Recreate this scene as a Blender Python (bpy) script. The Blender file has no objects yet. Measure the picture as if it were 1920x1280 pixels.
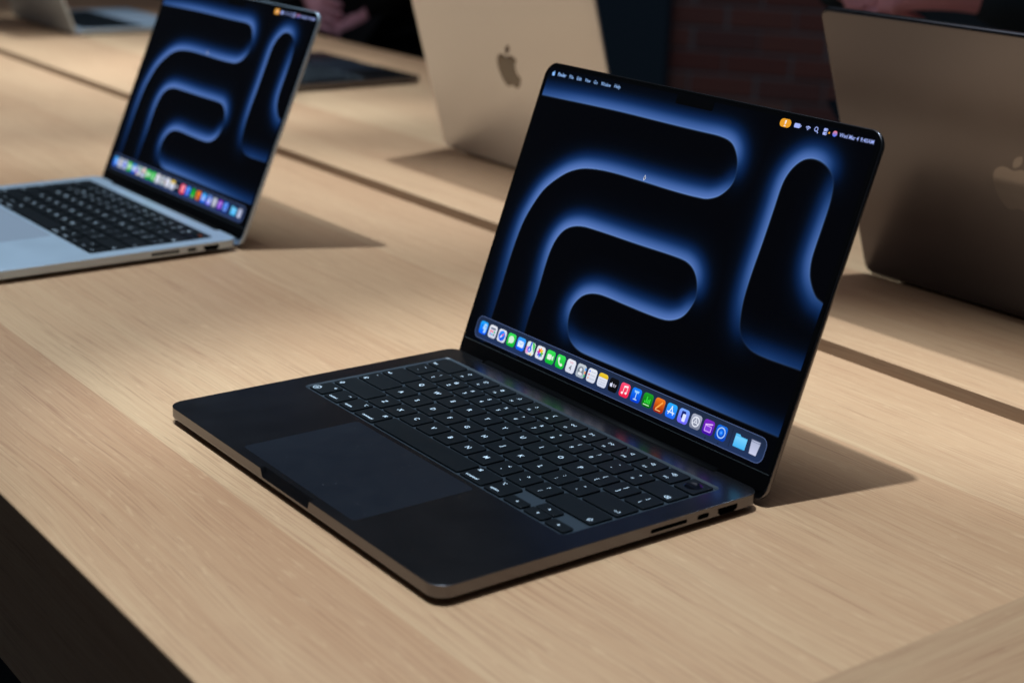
import bpy, math, random
import numpy as np
from mathutils import Matrix, Vector
from mathutils.geometry import tessellate_polygon

random.seed(7)
S = 0.001                                   # everything below is measured in millimetres
sc = bpy.context.scene
COL = sc.collection

# ------------------------------------------------------------------ camera
cam = bpy.data.cameras.new("camera")
cam_o = bpy.data.objects.new("camera", cam); COL.objects.link(cam_o)
CR = ((0.59659259, 0.80187780, 0.03269983),
      (-0.26501387, 0.15838190, 0.95114816),
      (0.75752553, -0.57611385, 0.30699821))
M3 = Matrix(CR).transposed().to_4x4()
cam_o.matrix_world = Matrix.Translation((0.8890215, -0.3971055, 0.367197)) @ M3
cam.sensor_width = 36.0
cam.lens = 2927.36 / 1920 * 36
cam.clip_start = 0.01
cam.clip_end = 60
cam.dof.use_dof = True
cam.dof.focus_distance = 0.985
cam.dof.aperture_fstop = 6.3
cam.dof.aperture_blades = 9
sc.camera = cam_o

# ------------------------------------------------------------------ world and lamps
world = bpy.data.worlds.new("World"); sc.world = world; world.use_nodes = True
bg = world.node_tree.nodes["Background"]
bg.inputs[0].default_value = (0.66, 0.80, 1.0, 1); bg.inputs[1].default_value = 0.027

def spot(name, pos, aim, power, size, blend, color, radius=0.022):
    l = bpy.data.lights.new(name, 'SPOT'); l.energy = power; l.color = color
    l.spot_size = math.radians(size); l.spot_blend = blend; l.shadow_soft_size = radius
    o = bpy.data.objects.new(name, l); COL.objects.link(o)
    o.location = Vector(pos) * S
    o.rotation_euler = (Vector(aim) - Vector(pos)).to_track_quat('-Z', 'Y').to_euler()
    return o
COOL = (0.68, 0.86, 1.0)
spot("track_spot", (129, -23, 2000), (335, 175, 0), 174, 31, 0.62, COOL)
spot("track_spot", (-853, 6, 2000), (-450, 150, 0), 152, 32, 0.6, COOL)
spot("track_spot", (-862, 857, 2000), (-620, 690, 0), 132, 28, 0.7, COOL)
spot("track_spot", (260, 880, 2000), (195, 705, 0), 136, 25.5, 0.6, COOL)
spot("track_spot", (-1700, 20, 2000), (-1420, 300, 0), 225, 38, 0.8, COOL)
spot("track_spot", (-1330, 880, 2000), (-1240, 760, 0), 105, 26, 0.8, COOL)  # extra spot, added to brighten the far table strip behind the black laptop
spot("track_spot", (-1800, 870, 2000), (-1750, 680, 0), 120, 34, 0.85, COOL)
ar = bpy.data.lights.new("overhead_fill", 'AREA'); ar.shape = 'RECTANGLE'; ar.size = 3.2; ar.size_y = 2.2
ar.energy = 20; ar.color = (0.76, 0.84, 1.0)  # broad unseen lamp, added overhead to fill the shadows
aro = bpy.data.objects.new("overhead_fill", ar); COL.objects.link(aro)
aro.location = (-0.2, 0.15, 2.6)

vs = sc.view_settings
vs.view_transform = 'Standard'; vs.look = 'None'; vs.exposure = 0; vs.gamma = 1; vs.use_curve_mapping = False
sc.cycles.max_bounces = 8
sc.cycles.use_denoising = True

# ------------------------------------------------------------------ helpers
def lin(c):
    out = []
    for v in c[:3]:
        v = v / 255.0
        out.append(v / 12.92 if v <= 0.04045 else ((v + 0.055) / 1.055) ** 2.4)
    return tuple(out)

def mesh_obj(name, verts, faces, mat=None, parent=None, smooth=False, mats=None, fmat=None):
    me = bpy.data.meshes.new(name)
    me.from_pydata([(v[0] * S, v[1] * S, v[2] * S) for v in verts], [], faces)
    for m in (mats or ([mat] if mat else [])):
        me.materials.append(m)
    if fmat:
        for p, i in zip(me.polygons, fmat): p.material_index = i
    if smooth:
        for p in me.polygons: p.use_smooth = True
    me.validate(); me.update()
    o = bpy.data.objects.new(name, me); COL.objects.link(o)
    if parent: o.parent = parent
    return o

def empty(name, label, cat, loc=(0, 0, 0), rz=0.0, group=None):
    o = bpy.data.objects.new(name, None); COL.objects.link(o)
    o.empty_display_size = 0.05
    o.location = Vector(loc) * S; o.rotation_euler = (0, 0, rz)
    o["label"] = label; o["category"] = cat
    if group: o["group"] = group
    return o

def tag(o, label, cat, group=None):
    o["label"] = label; o["category"] = cat
    if group: o["group"] = group
    return o

def rrect(x0, y0, x1, y1, r, n=6):
    """counter-clockwise rounded rectangle; r is one radius or four (bl, br, tr, tl)"""
    rs = r if isinstance(r, (tuple, list)) else (r,) * 4
    pts = []
    for (cx, cy, a0, rr) in ((x0, y0, 180, rs[0]), (x1, y0, 270, rs[1]), (x1, y1, 0, rs[2]), (x0, y1, 90, rs[3])):
        sx = 1 if cx == x0 else -1; sy = 1 if cy == y0 else -1
        ox, oy = cx + sx * rr, cy + sy * rr
        for k in range(n + 1):
            a = math.radians(a0 + 90 * k / n)
            pts.append((ox + rr * math.cos(a), oy + rr * math.sin(a)))
    return pts

def loft(loops, cap0=True, cap1=True):
    """loops: list of (points2d, z), bottom to top, all with the same count"""
    n = len(loops[0][0]); V = []; F = []
    for pts, z in loops: V += [(p[0], p[1], z) for p in pts]
    for k in range(len(loops) - 1):
        for i in range(n):
            j = (i + 1) % n
            F.append((k * n + i, k * n + j, (k + 1) * n + j, (k + 1) * n + i))
    if cap0: F.append(tuple(range(n - 1, -1, -1)))
    if cap1: F.append(tuple(range((len(loops) - 1) * n, len(loops) * n)))
    return V, F

def box(x0, y0, z0, x1, y1, z1, bev=0.0):
    if bev <= 0:
        return loft([([(x0, y0), (x1, y0), (x1, y1), (x0, y1)], z0), ([(x0, y0), (x1, y0), (x1, y1), (x0, y1)], z1)])
    a = [(x0, y0), (x1, y0), (x1, y1), (x0, y1)]
    b = [(x0 + bev, y0 + bev), (x1 - bev, y0 + bev), (x1 - bev, y1 - bev), (x0 + bev, y1 - bev)]
    return loft([(b, z0), (a, z0 + bev), (a, z1 - bev), (b, z1)])

def circle(cx, cy, r, n=20, ry=None):
    ry = r if ry is None else ry
    return [(cx + r * math.cos(2 * math.pi * k / n), cy + ry * math.sin(2 * math.pi * k / n)) for k in range(n)]

_txt = {}
def text_geo(body, size, align='CENTER', res=2, bold=0.0):
    """flat triangles of a text, centred on the origin: (verts2d, faces)"""
    key = (body, size, align, res, bold)
    if key in _txt: return _txt[key]
    c = bpy.data.curves.new("t", 'FONT'); c.body = body; c.size = size; c.resolution_u = res
    c.offset = bold
    o = bpy.data.objects.new("t", c)
    m = o.to_mesh()
    V = [(v.co.x, v.co.y) for v in m.vertices]; F = [tuple(p.vertices) for p in m.polygons]
    o.to_mesh_clear(); bpy.data.objects.remove(o); bpy.data.curves.remove(c)
    xs = [v[0] for v in V]; ys = [v[1] for v in V]
    ox = {'CENTER': (min(xs) + max(xs)) / 2, 'LEFT': min(xs), 'RIGHT': max(xs)}[align]
    oy = (min(ys) + max(ys)) / 2
    V = [(x - ox, y - oy) for x, y in V]
    _txt[key] = (V, F); return V, F

def svg(path, scale, cx, cy):
    """M / c / z sub-paths (relative cubics) -> polygons, y up"""
    import re
    tok = re.findall(r'[Mcz]|-?\d*\.\d+|-?\d+', path); i = 0; polys = []; cur = []; x = y = 0; cmd = ''
    while i < len(tok):
        if tok[i] in 'Mcz':
            cmd = tok[i]; i += 1
            if cmd == 'z':
                polys.append(cur); cur = []
            continue
        if cmd == 'M':
            if cur: polys.append(cur)
            x, y = float(tok[i]), float(tok[i + 1]); i += 2; cur = [(x, y)]
        elif cmd == 'c':
            a = [float(t) for t in tok[i:i + 6]]; i += 6
            for k in range(1, 9):
                t = k / 8; u = 1 - t
                cur.append((x + 3 * u * u * t * a[0] + 3 * u * t * t * a[2] + t ** 3 * a[4],
                            y + 3 * u * u * t * a[1] + 3 * u * t * t * a[3] + t ** 3 * a[5]))
            x += a[4]; y += a[5]
    if cur: polys.append(cur)
    return [[((px - 12) * scale + cx, (12 - py) * scale + cy) for px, py in p] for p in polys]
FRUIT = ("M12.152 6.896c-.948 0-2.415-1.078-3.96-1.04-2.04.027-3.91 1.183-4.961 3.014-2.117 3.675-.546 9.103 1.519 12.09 "
         "1.013 1.454 2.208 3.09 3.792 3.039 1.52-.065 2.09-.987 3.935-.987 1.831 0 2.35.987 3.96.948 1.637-.026 2.676-1.48 "
         "3.676-2.948 1.156-1.688 1.636-3.325 1.662-3.415-.039-.013-3.182-1.221-3.22-4.857-.026-3.04 2.48-4.494 2.597-4.559"
         "-1.429-2.09-3.623-2.324-4.39-2.376-2-.156-3.675 1.09-4.61 1.09zM15.53 3.83c.843-1.012 1.4-2.427 1.245-3.83"
         "-1.207.052-2.662.805-3.532 1.818-.78.896-1.454 2.338-1.273 3.714 1.338.104 2.715-.688 3.559-1.701z")

# ------------------------------------------------------------------ materials
def new_mat(name):
    m = bpy.data.materials.new(name); m.use_nodes = True
    nt = m.node_tree; p = nt.nodes["Principled BSDF"]
    return m, nt, p

def simple(name, color, rough=0.5, metal=0.0, spec=0.5, coat=0.0):
    m, nt, p = new_mat(name)
    p.inputs["Base Color"].default_value = (*color, 1); p.inputs["Roughness"].default_value = rough
    p.inputs["Metallic"].default_value = metal; p.inputs["Specular IOR Level"].default_value = spec
    p.inputs["Coat Weight"].default_value = coat
    return m

def N(nt, kind, **kw):
    n = nt.nodes.new(kind)
    for k, v in kw.items():
        if k.startswith("i_"):
            n.inputs[k[2:].replace("_", " ")].default_value = v
        else: setattr(n, k, v)
    return n

def mathn(nt, op, a, b=None, c=None, clamp=False):
    n = nt.nodes.new("ShaderNodeMath"); n.operation = op; n.use_clamp = clamp
    for i, v in enumerate((a, b, c)):
        if v is None: continue
        if isinstance(v, (int, float)): n.inputs[i].default_value = v
        else: nt.links.new(v, n.inputs[i])
    return n.outputs[0]

def ramp(nt, fac, stops):
    r = nt.nodes.new("ShaderNodeValToRGB"); nt.links.new(fac, r.inputs[0])
    el = r.color_ramp.elements
    while len(el) < len(stops): el.new(0.5)
    for e, (p, c) in zip(el, stops):
        e.position = p; e.color = (*c, 1) if len(c) == 3 else c
    return r.outputs[0]

def mixc(nt, fac, a, b, mode='MIX'):
    n = nt.nodes.new("ShaderNodeMix"); n.data_type = 'RGBA'; n.blend_type = mode
    for sock, v in ((n.inputs[0], fac), (n.inputs[6], a), (n.inputs[7], b)):
        if isinstance(v, (int, float)): sock.default_value = v
        elif isinstance(v, tuple): sock.default_value = (*v, 1)
        else: nt.links.new(v, sock)
    return n.outputs[2]

def wood(name, along='X', tone=1.0, grad=True, offset=0.0):
    """oak veneer: grain along one axis, long soft streaks, fine dark pores, pale ray flecks"""
    m, nt, p = new_mat(name); L = nt.links.new
    tc = N(nt, "ShaderNodeTexCoord"); oi = N(nt, "ShaderNodeObjectInfo")
    sep = N(nt, "ShaderNodeSeparateXYZ"); L(tc.outputs["Object"], sep.inputs[0])
    a, b = (sep.outputs[0], sep.outputs[1]) if along == 'X' else (sep.outputs[1], sep.outputs[0])
    c = sep.outputs[2]
    rnd = mathn(nt, 'MULTIPLY', oi.outputs["Random"], 9.0)
    a = mathn(nt, 'ADD', mathn(nt, 'ADD', a, rnd), offset)
    b = mathn(nt, 'ADD', b, c)
    def vec(sa, sb, bb=None):
        n = N(nt, "ShaderNodeCombineXYZ")
        L(mathn(nt, 'MULTIPLY', a, sa), n.inputs[0]); L(mathn(nt, 'MULTIPLY', bb or b, sb), n.inputs[1])
        L(rnd, n.inputs[2]); return n.outputs[0]
    def noise(v, det=3, rough=0.55, dist=0.0):
        n = N(nt, "ShaderNodeTexNoise"); L(v, n.inputs["Vector"])
        n.inputs["Scale"].default_value = 1; n.inputs["Detail"].default_value = det
        n.inputs["Roughness"].default_value = rough; n.inputs["Distortion"].default_value = dist
        return n.outputs["Fac"]
    warp = mathn(nt, 'MULTIPLY', mathn(nt, 'SUBTRACT', noise(vec(2.2, 5.0), 2), 0.5), 0.024)
    warp2 = mathn(nt, 'MULTIPLY', mathn(nt, 'SUBTRACT', noise(vec(14.0, 26.0), 2), 0.5), 0.0016)
    bw = mathn(nt, 'ADD', mathn(nt, 'ADD', b, warp), warp2)
    broad = noise(vec(1.4, 14.0, bw), 3)
    med = noise(vec(2.6, 95.0, bw), 4, 0.62)
    fine = noise(vec(8.0, 760.0, bw), 4, 0.65)
    pore = noise(vec(4.0, 640.0, bw), 2, 0.45)
    dash = noise(vec(26.0, 520.0, bw), 2, 0.5)
    pore_mask = noise(vec(3.0, 40.0, bw), 2)
    fleck = noise(vec(60.0, 300.0, bw), 2, 0.5)
    t = mathn(nt, 'MULTIPLY_ADD', broad, 0.75, -0.20)
    t = mathn(nt, 'MULTIPLY_ADD', oi.outputs["Random"], 0.26, t)
    t = mathn(nt, 'MULTIPLY_ADD', mathn(nt, 'SUBTRACT', med, 0.5), 0.34, t)
    t = mathn(nt, 'MULTIPLY_ADD', mathn(nt, 'SUBTRACT', fine, 0.5), 1.05, t)
    if grad:                                   # every flitch is paler at the sapwood edge
        sg = N(nt, "ShaderNodeSeparateXYZ"); L(tc.outputs["Generated"], sg.inputs[0])
        g = mathn(nt, 'POWER', sg.outputs[1 if along == 'X' else 0], 0.5)
        t = mathn(nt, 'MULTIPLY_ADD', g, 0.34, mathn(nt, 'ADD', t, -0.16))
    k = tone
    col = ramp(nt, t, [(0.0, (0.655 * k, 0.410 * k, 0.226 * k)), (0.35, (0.585 * k, 0.336 * k, 0.182 * k)),
                       (0.68, (0.52 * k, 0.277 * k, 0.145 * k)), (1.0, (0.42 * k, 0.202 * k, 0.103 * k))])
    pf = mathn(nt, 'SUBTRACT', 1.0, mathn(nt, 'MULTIPLY', mathn(nt, 'ABSOLUTE', mathn(nt, 'SUBTRACT', pore, 0.5)), 20.0), clamp=True)
    pf = mathn(nt, 'MULTIPLY', pf, mathn(nt, 'MULTIPLY', mathn(nt, 'MULTIPLY_ADD', pore_mask, 4.0, -1.05, True), mathn(nt, 'MULTIPLY_ADD', dash, 6.0, -2.35, True)))
    col = mixc(nt, mathn(nt, 'MULTIPLY', pf, 0.62), col, (0.33 * k, 0.145 * k, 0.075 * k))
    ff = mathn(nt, 'MULTIPLY_ADD', fleck, 8.0, -4.95, True)
    col = mixc(nt, mathn(nt, 'MULTIPLY', ff, 0.30), col, (0.78 * k, 0.50 * k, 0.28 * k))
    L(col, p.inputs["Base Color"])
    L(mathn(nt, 'MULTIPLY_ADD', fine, 0.22, 0.34), p.inputs["Roughness"])
    p.inputs["Specular IOR Level"].default_value = 0.5
    bp = N(nt, "ShaderNodeBump"); bp.inputs["Strength"].default_value = 0.22; bp.inputs["Distance"].default_value = 0.0003
    L(mathn(nt, 'SUBTRACT', fine, mathn(nt, 'MULTIPLY', pf, 0.8)), bp.inputs["Height"]); L(bp.outputs[0], p.inputs["Normal"])
    return m

def metal(name, color, rough, var=0.04):
    """bead-blasted anodised aluminium with faint uneven gloss"""
    m, nt, p = new_mat(name)
    tc = N(nt, "ShaderNodeTexCoord")
    n = N(nt, "ShaderNodeTexNoise"); nt.links.new(tc.outputs["Object"], n.inputs["Vector"])
    n.inputs["Scale"].default_value = 38; n.inputs["Detail"].default_value = 5
    nt.links.new(mathn(nt, 'MULTIPLY_ADD', n.outputs["Fac"], var * 2, rough - var), p.inputs["Roughness"])
    v = N(nt, "ShaderNodeTexVoronoi"); nt.links.new(tc.outputs["Object"], v.inputs["Vector"]); v.inputs["Scale"].default_value = 130
    sp = N(nt, "ShaderNodeSeparateColor"); nt.links.new(v.outputs["Color"], sp.inputs[0])
    speck = mathn(nt, 'MULTIPLY', mathn(nt, 'LESS_THAN', v.outputs["Distance"], mathn(nt, 'MULTIPLY', sp.outputs[1], 0.055)), mathn(nt, 'GREATER_THAN', sp.outputs[0], 0.90))
    nt.links.new(mixc(nt, speck, color, (0.22, 0.22, 0.24)), p.inputs["Base Color"])
    nt.links.new(mathn(nt, 'SUBTRACT', 1.0, speck), p.inputs["Metallic"])
    return m

def display_mat(name, strength=1.0):
    m, nt, p = new_mat(name)
    at = N(nt, "ShaderNodeAttribute"); at.attribute_name = "col"
    p.inputs["Base Color"].default_value = (0.002, 0.002, 0.002, 1); p.inputs["Roughness"].default_value = 0.12
    p.inputs["Specular IOR Level"].default_value = 0.25
    nt.links.new(at.outputs["Color"], p.inputs["Emission Color"]); p.inputs["Emission Strength"].default_value = strength
    return m

def dusty_dark(name, color, rough, spec=0.4, dust=0.03):
    m, nt, p = new_mat(name)
    tc = N(nt, "ShaderNodeTexCoord")
    v = N(nt, "ShaderNodeTexVoronoi"); nt.links.new(tc.outputs["Object"], v.inputs["Vector"]); v.inputs["Scale"].default_value = 420
    n = N(nt, "ShaderNodeTexNoise"); nt.links.new(tc.outputs["Object"], n.inputs["Vector"]); n.inputs["Scale"].default_value = 60
    n.inputs["Detail"].default_value = 4
    speck = mathn(nt, 'LESS_THAN', v.outputs["Distance"], 0.085)
    sp = N(nt, "ShaderNodeSeparateColor"); nt.links.new(v.outputs["Color"], sp.inputs[0])
    speck = mathn(nt, 'MULTIPLY', speck, mathn(nt, 'GREATER_THAN', sp.outputs[0], 0.93))
    nt.links.new(mixc(nt, mathn(nt, 'MULTIPLY', speck, dust * 10), color, (0.25, 0.25, 0.27)), p.inputs["Base Color"])
    nt.links.new(mathn(nt, 'MULTIPLY_ADD', n.outputs["Fac"], 0.12, rough - 0.06), p.inputs["Roughness"])
    p.inputs["Specular IOR Level"].default_value = spec
    return m

WOOD_X = wood("oak_veneer", 'X')
WOOD_E = wood("oak_end_board", 'Y', 0.80, grad=False)
BLACK_AL = metal("black_anodised_aluminium", (0.150, 0.143, 0.150), 0.248)
SILVER_AL = metal("silver_anodised_aluminium", (0.60, 0.70, 0.80), 0.50)
PALE_AL = metal("pale_anodised_aluminium", (0.70, 0.72, 0.74), 0.40)
DARK_PORT = simple("port_black", (0.004, 0.004, 0.005), 0.6, spec=0.1)
BLACK_PLASTIC = simple("black_plastic", (0.0015, 0.0015, 0.0018), 0.55, spec=0.05)
GLASS = simple("black_glass", (0.002, 0.002, 0.0025), 0.06, spec=0.35)
KEYCAP = dusty_dark("keycap_black", (0.0022, 0.0040, 0.0058), 0.52, 0.20, 0.01)
WELL_B = simple("keyboard_well_black", (0.028, 0.038, 0.049), 0.42, spec=0.45)
PAD_B = dusty_dark("trackpad_black_glass", (0.0048, 0.0068, 0.0118), 0.42, 0.36, 0.10)
PAD_S = simple("trackpad_silver_glass", (0.30, 0.34, 0.40), 0.35, spec=0.4)
SEAM = simple("seam_grey", (0.05, 0.06, 0.065), 0.35)
RUBBER = simple("rubber_black", (0.01, 0.01, 0.01), 0.8)
LEGEND, _nt, _p = new_mat("backlit_legend_white")
_p.inputs["Base Color"].default_value = (0.55, 0.62, 0.68, 1); _p.inputs["Roughness"].default_value = 0.6
_p.inputs["Emission Color"].default_value = (0.55, 0.78, 1.0, 1); _p.inputs["Emission Strength"].default_value = 0.30
MIRROR_LOGO = simple("polished_logo", (0.22, 0.21, 0.21), 0.07, metal=1.0)
MIRROR_LOGO_S = simple("polished_logo_dark", (0.16, 0.15, 0.14), 0.10, metal=1.0)
DISPLAY = display_mat("display_light")
FLOOR = simple("dark_floor", (0.05, 0.065, 0.08), 0.6)

# ------------------------------------------------------------------ the setting
fl = mesh_obj("floor", [(-14000, -5000, -900), (6000, -5000, -900), (6000, 14000, -900), (-14000, 14000, -900)], [(0, 1, 2, 3)], FLOOR)
fl["kind"] = "structure"

# ------------------------------------------------------------------ display table
table = empty("display_table", "long pale oak display table with a slot along its middle", "table", (0, 0, -900))
def tpart(name, b, mat, bev=0.0):
    V, F = box(*b, bev=bev)
    return mesh_obj(name, [(x, y, z + 900) for x, y, z in V], F, mat, table)
XL, XE, XR = -3600, 467, 568
for y0, y1 in ((-130, -19.5), (-19.5, 213), (213, 352), (352, 482)):
    if y0 > -130:
        tpart("board", (XL, y0, -117, XE, y1, 0), WOOD_X); continue
    prof = [(y0, -117), (y1, -117), (y1, 0)] + [(y0 + 1.6 - 1.6 * math.sin(t), -1.6 + 1.6 * math.cos(t)) for t in (0, .4, .8, 1.2, 1.5708)]
    n = len(prof)
    V = [(XL, y, z + 900) for y, z in prof] + [(XE, y, z + 900) for y, z in prof]
    F = [tuple(range(n - 1, -1, -1)), tuple(range(n, 2 * n))] + [(i, (i + 1) % n, n + (i + 1) % n, n + i) for i in range(n)]
    mesh_obj("board", V, F, WOOD_X, table)                 # eased front edge
for y0, y1 in ((507, 690), (690, 905), (905, 1098)):
    tpart("board", (XL, y0, -117, XE, y1, 0), WOOD_X)
tpart("end_board", (XE, -130, -117, XR, 482, 0), WOOD_E)
tpart("end_board", (XE, 507, -117, XR, 1098, 0), WOOD_E)
tpart("slot_rail", (XL, 478, -160, XR, 511, -117.5), BLACK_PLASTIC)
for lx in (-3400, 380):
    for ly in (-60, 930):
        tpart("leg", (lx, ly, -900, lx + 110, ly + 110, -117.6), WOOD_X)

# ------------------------------------------------------------------ laptops
PX, PY, KX, KY = 19.10, 19.13, 17.92, 102.84
ZD = 11.2

def boolean_cut(obj, cutters):
    for c in cutters:
        md = obj.modifiers.new("cut", 'BOOLEAN'); md.operation = 'DIFFERENCE'; md.solver = 'EXACT'; md.object = c
    bpy.context.view_layer.update()
    dg = bpy.context.evaluated_depsgraph_get()
    me = bpy.data.meshes.new_from_object(obj.evaluated_get(dg), preserve_all_data_layers=True, depsgraph=dg)
    obj.modifiers.clear(); old = obj.data; obj.data = me; me.name = obj.name; bpy.data.meshes.remove(old)
    for c in cutters:
        d = c.data; bpy.data.objects.remove(c); bpy.data.meshes.remove(d)

def inset(pts_args, d):
    x0, y0, x1, y1, r, n = pts_args
    rs = r if isinstance(r, (tuple, list)) else (r,) * 4
    return rrect(x0 + d, y0 + d, x1 - d, y1 - d, tuple(max(0.3, q - d) for q in rs), n)

def build_base(parent, W, D, mat, well, ports=True):
    a = (0, 0, W, D, (10.5, 10.5, 9, 9), 10)
    loops = [(inset(a, 6), 2.9), (inset(a, 3.0), 3.0), (inset(a, 1.6), 3.2), (inset(a, 0.7), 3.6), (inset(a, 0.18), 4.3),
             (inset(a, 0), 5.2), (inset(a, 0), 10.95), (inset(a, 0.07), 11.13), (inset(a, 0.22), ZD)]
    V, F = loft(loops)
    o = mesh_obj("base", V, F, mats=[mat, DARK_PORT, WELL_B if mat is BLACK_AL else KEYCAP])
    cut = []
    def cutter(V, F, mi):
        c = mesh_obj("cutter", V, F, mats=[mat, DARK_PORT, WELL_B if mat is BLACK_AL else KEYCAP], fmat=[mi] * len(F)); cut.append(c)
    # opening scoop at the front edge
    xm = W / 2; h = 29.0
    prof = [(xm - h, 12), (xm - h, 11.2), (xm - h + 2.6, 5.4), (xm + h - 2.6, 5.4), (xm + h, 11.2), (xm + h, 12)]
    n = len(prof)
    Vc = [(x, -3, z) for x, z in prof] + [(x, -0.35 + 3.6 * max(0, (z - 5.4) / 5.8), z) for x, z in prof]
    Fc = [tuple(range(n)), tuple(range(2 * n - 1, n - 1, -1))] + [(i, n + i, n + (i + 1) % n, (i + 1) % n) for i in range(n)]
    cutter(Vc, Fc, 0)
    # hinge recess in the middle of the back edge
    V, F = box(37, D - 3.2, 4, W - 37, D + 4, 13); cutter(V, F, 0)
    # keyboard well with slanting walls
    x0, y0, x1, y1 = well
    wa = (x0 - 1.3, y0 - 1.0, x1 + 1.3, y1 + 1.5, 3.8, 6); wb = (x0, y0, x1, y1, 2.6, 6)
    V, F = loft([(rrect(*wb), 9.95), (rrect(*wb), 10.2), (rrect(*wa), 11.21), (rrect(*wa), 12)]); cutter(V, F, 2)
    if ports:
        def side(outline, depth):
            n = len(outline)
            V = [(W - depth, y, z) for y, z in outline] + [(W + 3, y, z) for y, z in outline]
            F = [tuple(range(n - 1, -1, -1)), tuple(range(n, 2 * n))] + [(i, (i + 1) % n, n + (i + 1) % n, n + i) for i in range(n)]
            cutter(V, F, 1)
        side(rrect(141.5, 5.9, 168.6, 8.3, 1.0, 3), 9)                    # card slot
        side(rrect(176.4, 5.4, 185.4, 8.5, 1.5, 4), 9)                    # small oval port
        side([(194.3, 4.2), (205.4, 4.2), (207.6, 6.0), (207.6, 8.7), (192.2, 8.7), (192.2, 6.0)], 9)
    boolean_cut(o, cut)
    o.parent = parent
    return o

def build_lid(parent, W, L, mat, lidM, logo_mat):
    top, bot = L, -8.0
    a = (0, bot, W, top, (8, 8, 10.5, 10.5), 10)
    loops = [(inset(a, 3.2), -4.6), (inset(a, 1.5), -4.35), (inset(a, 0.5), -3.6), (inset(a, 0), -2.4), (inset(a, 0), -0.35), (inset(a, 0.3), 0.0)]
    V, F = loft(loops)
    lid = mesh_obj("lid", V, F, mat, parent); lid.matrix_local = lidM
    for p in lid.data.polygons: p.use_smooth = len(p.vertices) == 4
    # rubber gasket round the panel
    o1 = rrect(1.0, -2.6, W - 1.0, top - 1.0, (6, 6, 9.4, 9.4), 10); o2 = rrect(1.9, -1.7, W - 1.9, top - 1.9, (5, 5, 8.6, 8.6), 10)
    n = len(o1)
    V = [(x, y, 0.02) for x, y in o1] + [(x, y, 0.32) for x, y in o1] + [(x, y, 0.32) for x, y in o2] + [(x, y, 0.02) for x, y in o2]
    F = [(k * n + i, k * n + (i + 1) % n, (k + 1) * n + (i + 1) % n, (k + 1) * n + i) for k in range(3) for i in range(n)]
    mesh_obj("gasket", V, F, BLACK_PLASTIC, lid)
    V, F = loft([(rrect(2.0, -1.6, W - 2.0, 8.2, (4, 4, .3, .3), 5), 0.03), (rrect(2.0, -1.6, W - 2.0, 8.2, (4, 4, .3, .3), 5), 0.16)])
    mesh_obj("hinge_cover", V, F, BLACK_PLASTIC, lid)
    V, F = loft([(rrect(2.1, 8.05, W - 2.1, 8.5, .1, 2), 0.17), (rrect(2.1, 8.15, W - 2.1, 8.45, .1, 2), 0.27)])
    mesh_obj("seam_strip", V, F, SEAM, lid)
    # fruit emblem on the outer face
    V = []; F = []
    cy = (top + bot) / 2 + 1
    for poly in svg(FRUIT, 1.95 if W < 330 else 2.1, W / 2, cy):
        poly = [(W - x, y) for x, y in poly]                # outer face is seen from behind
        b0 = len(V); V += [(x, y, -4.66) for x, y in poly]
        tri = tessellate_polygon([[Vector((x, y, 0)) for x, y in poly]])
        F += [tuple(b0 + i for i in t) for t in tri]
    lg = mesh_obj("emblem", V, F, logo_mat, lid)
    # hinge barrel
    ring = [(228.0 + 4.6 * math.cos(t), 7.9 + 4.0 * math.sin(t)) for t in [2 * math.pi * k / 16 for k in range(16)]]
    dy = PARAM["D"] - 226.7
    V = [(38.5, y + dy, z) for y, z in ring] + [(W - 38.5, y + dy, z) for y, z in ring]
    F = [tuple(range(16)), tuple(range(31, 15, -1))] + [(i, 16 + i, 16 + (i + 1) % 16, (i + 1) % 16) for i in range(16)]
    mesh_obj("hinge_barrel", V, F, BLACK_PLASTIC, parent, smooth=True)
    return lid

# ---- flat print collected as coloured polygons (what the panel shows)
class Print:
    def __init__(s): s.V = []; s.F = []; s.C = []
    def poly(s, pts, c0, z, c1=None):
        """c0 colour at the top, c1 at the bottom (sRGB 0-255)"""
        b = len(s.V); ys = [p[1] for p in pts]; lo, hi = min(ys), max(ys)
        for x, y in pts:
            t = 0 if c1 is None or hi == lo else (hi - y) / (hi - lo)
            c = c0 if c1 is None else tuple(u + (v - u) * t for u, v in zip(c0, c1))
            s.V.append((x, y, z)); s.C.append(lin(c))
        for t in tessellate_polygon([[Vector((x, y, 0)) for x, y in pts]]):
            s.F.append(tuple(b + i for i in t))
    def text(s, body, size, x, y, z, col, align='CENTER', sx=1.0, bold=0.0):
        V, F = text_geo(body, size, align, 2, bold); b = len(s.V); c = lin(col)
        for (u, v) in V: s.V.append((x + u * sx, y + v, z)); s.C.append(c)
        for f in F: s.F.append(tuple(b + i for i in f))
    def line(s, x0, y0, x1, y1, w, col, z):
        d = math.hypot(x1 - x0, y1 - y0); nx, ny = -(y1 - y0) / d * w / 2, (x1 - x0) / d * w / 2
        s.poly([(x0 + nx, y0 + ny), (x0 - nx, y0 - ny), (x1 - nx, y1 - ny), (x1 + nx, y1 + ny)], col, z)
    def ring(s, cx, cy, r0, r1, col, z, n=22):
        b = len(s.V); c = lin(col)
        for k in range(n):
            t = 2 * math.pi * k / n
            for r in (r0, r1): s.V.append((cx + r * math.cos(t), cy + r * math.sin(t), z)); s.C.append(c)
        for k in range(n):
            j = (k + 1) % n; s.F.append((b + 2 * k, b + 2 * k + 1, b + 2 * j + 1, b + 2 * j))
    def build(s, name, parent):
        o = mesh_obj(name, s.V, s.F, DISPLAY, parent)
        at = o.data.color_attributes.new("col", 'FLOAT_COLOR', 'POINT')
        arr = np.ones((len(s.V), 4), dtype=np.float32); arr[:, :3] = s.C
        at.data.foreach_set("color", arr.ravel())
        # every print face looks out of the panel
        return o

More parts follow.
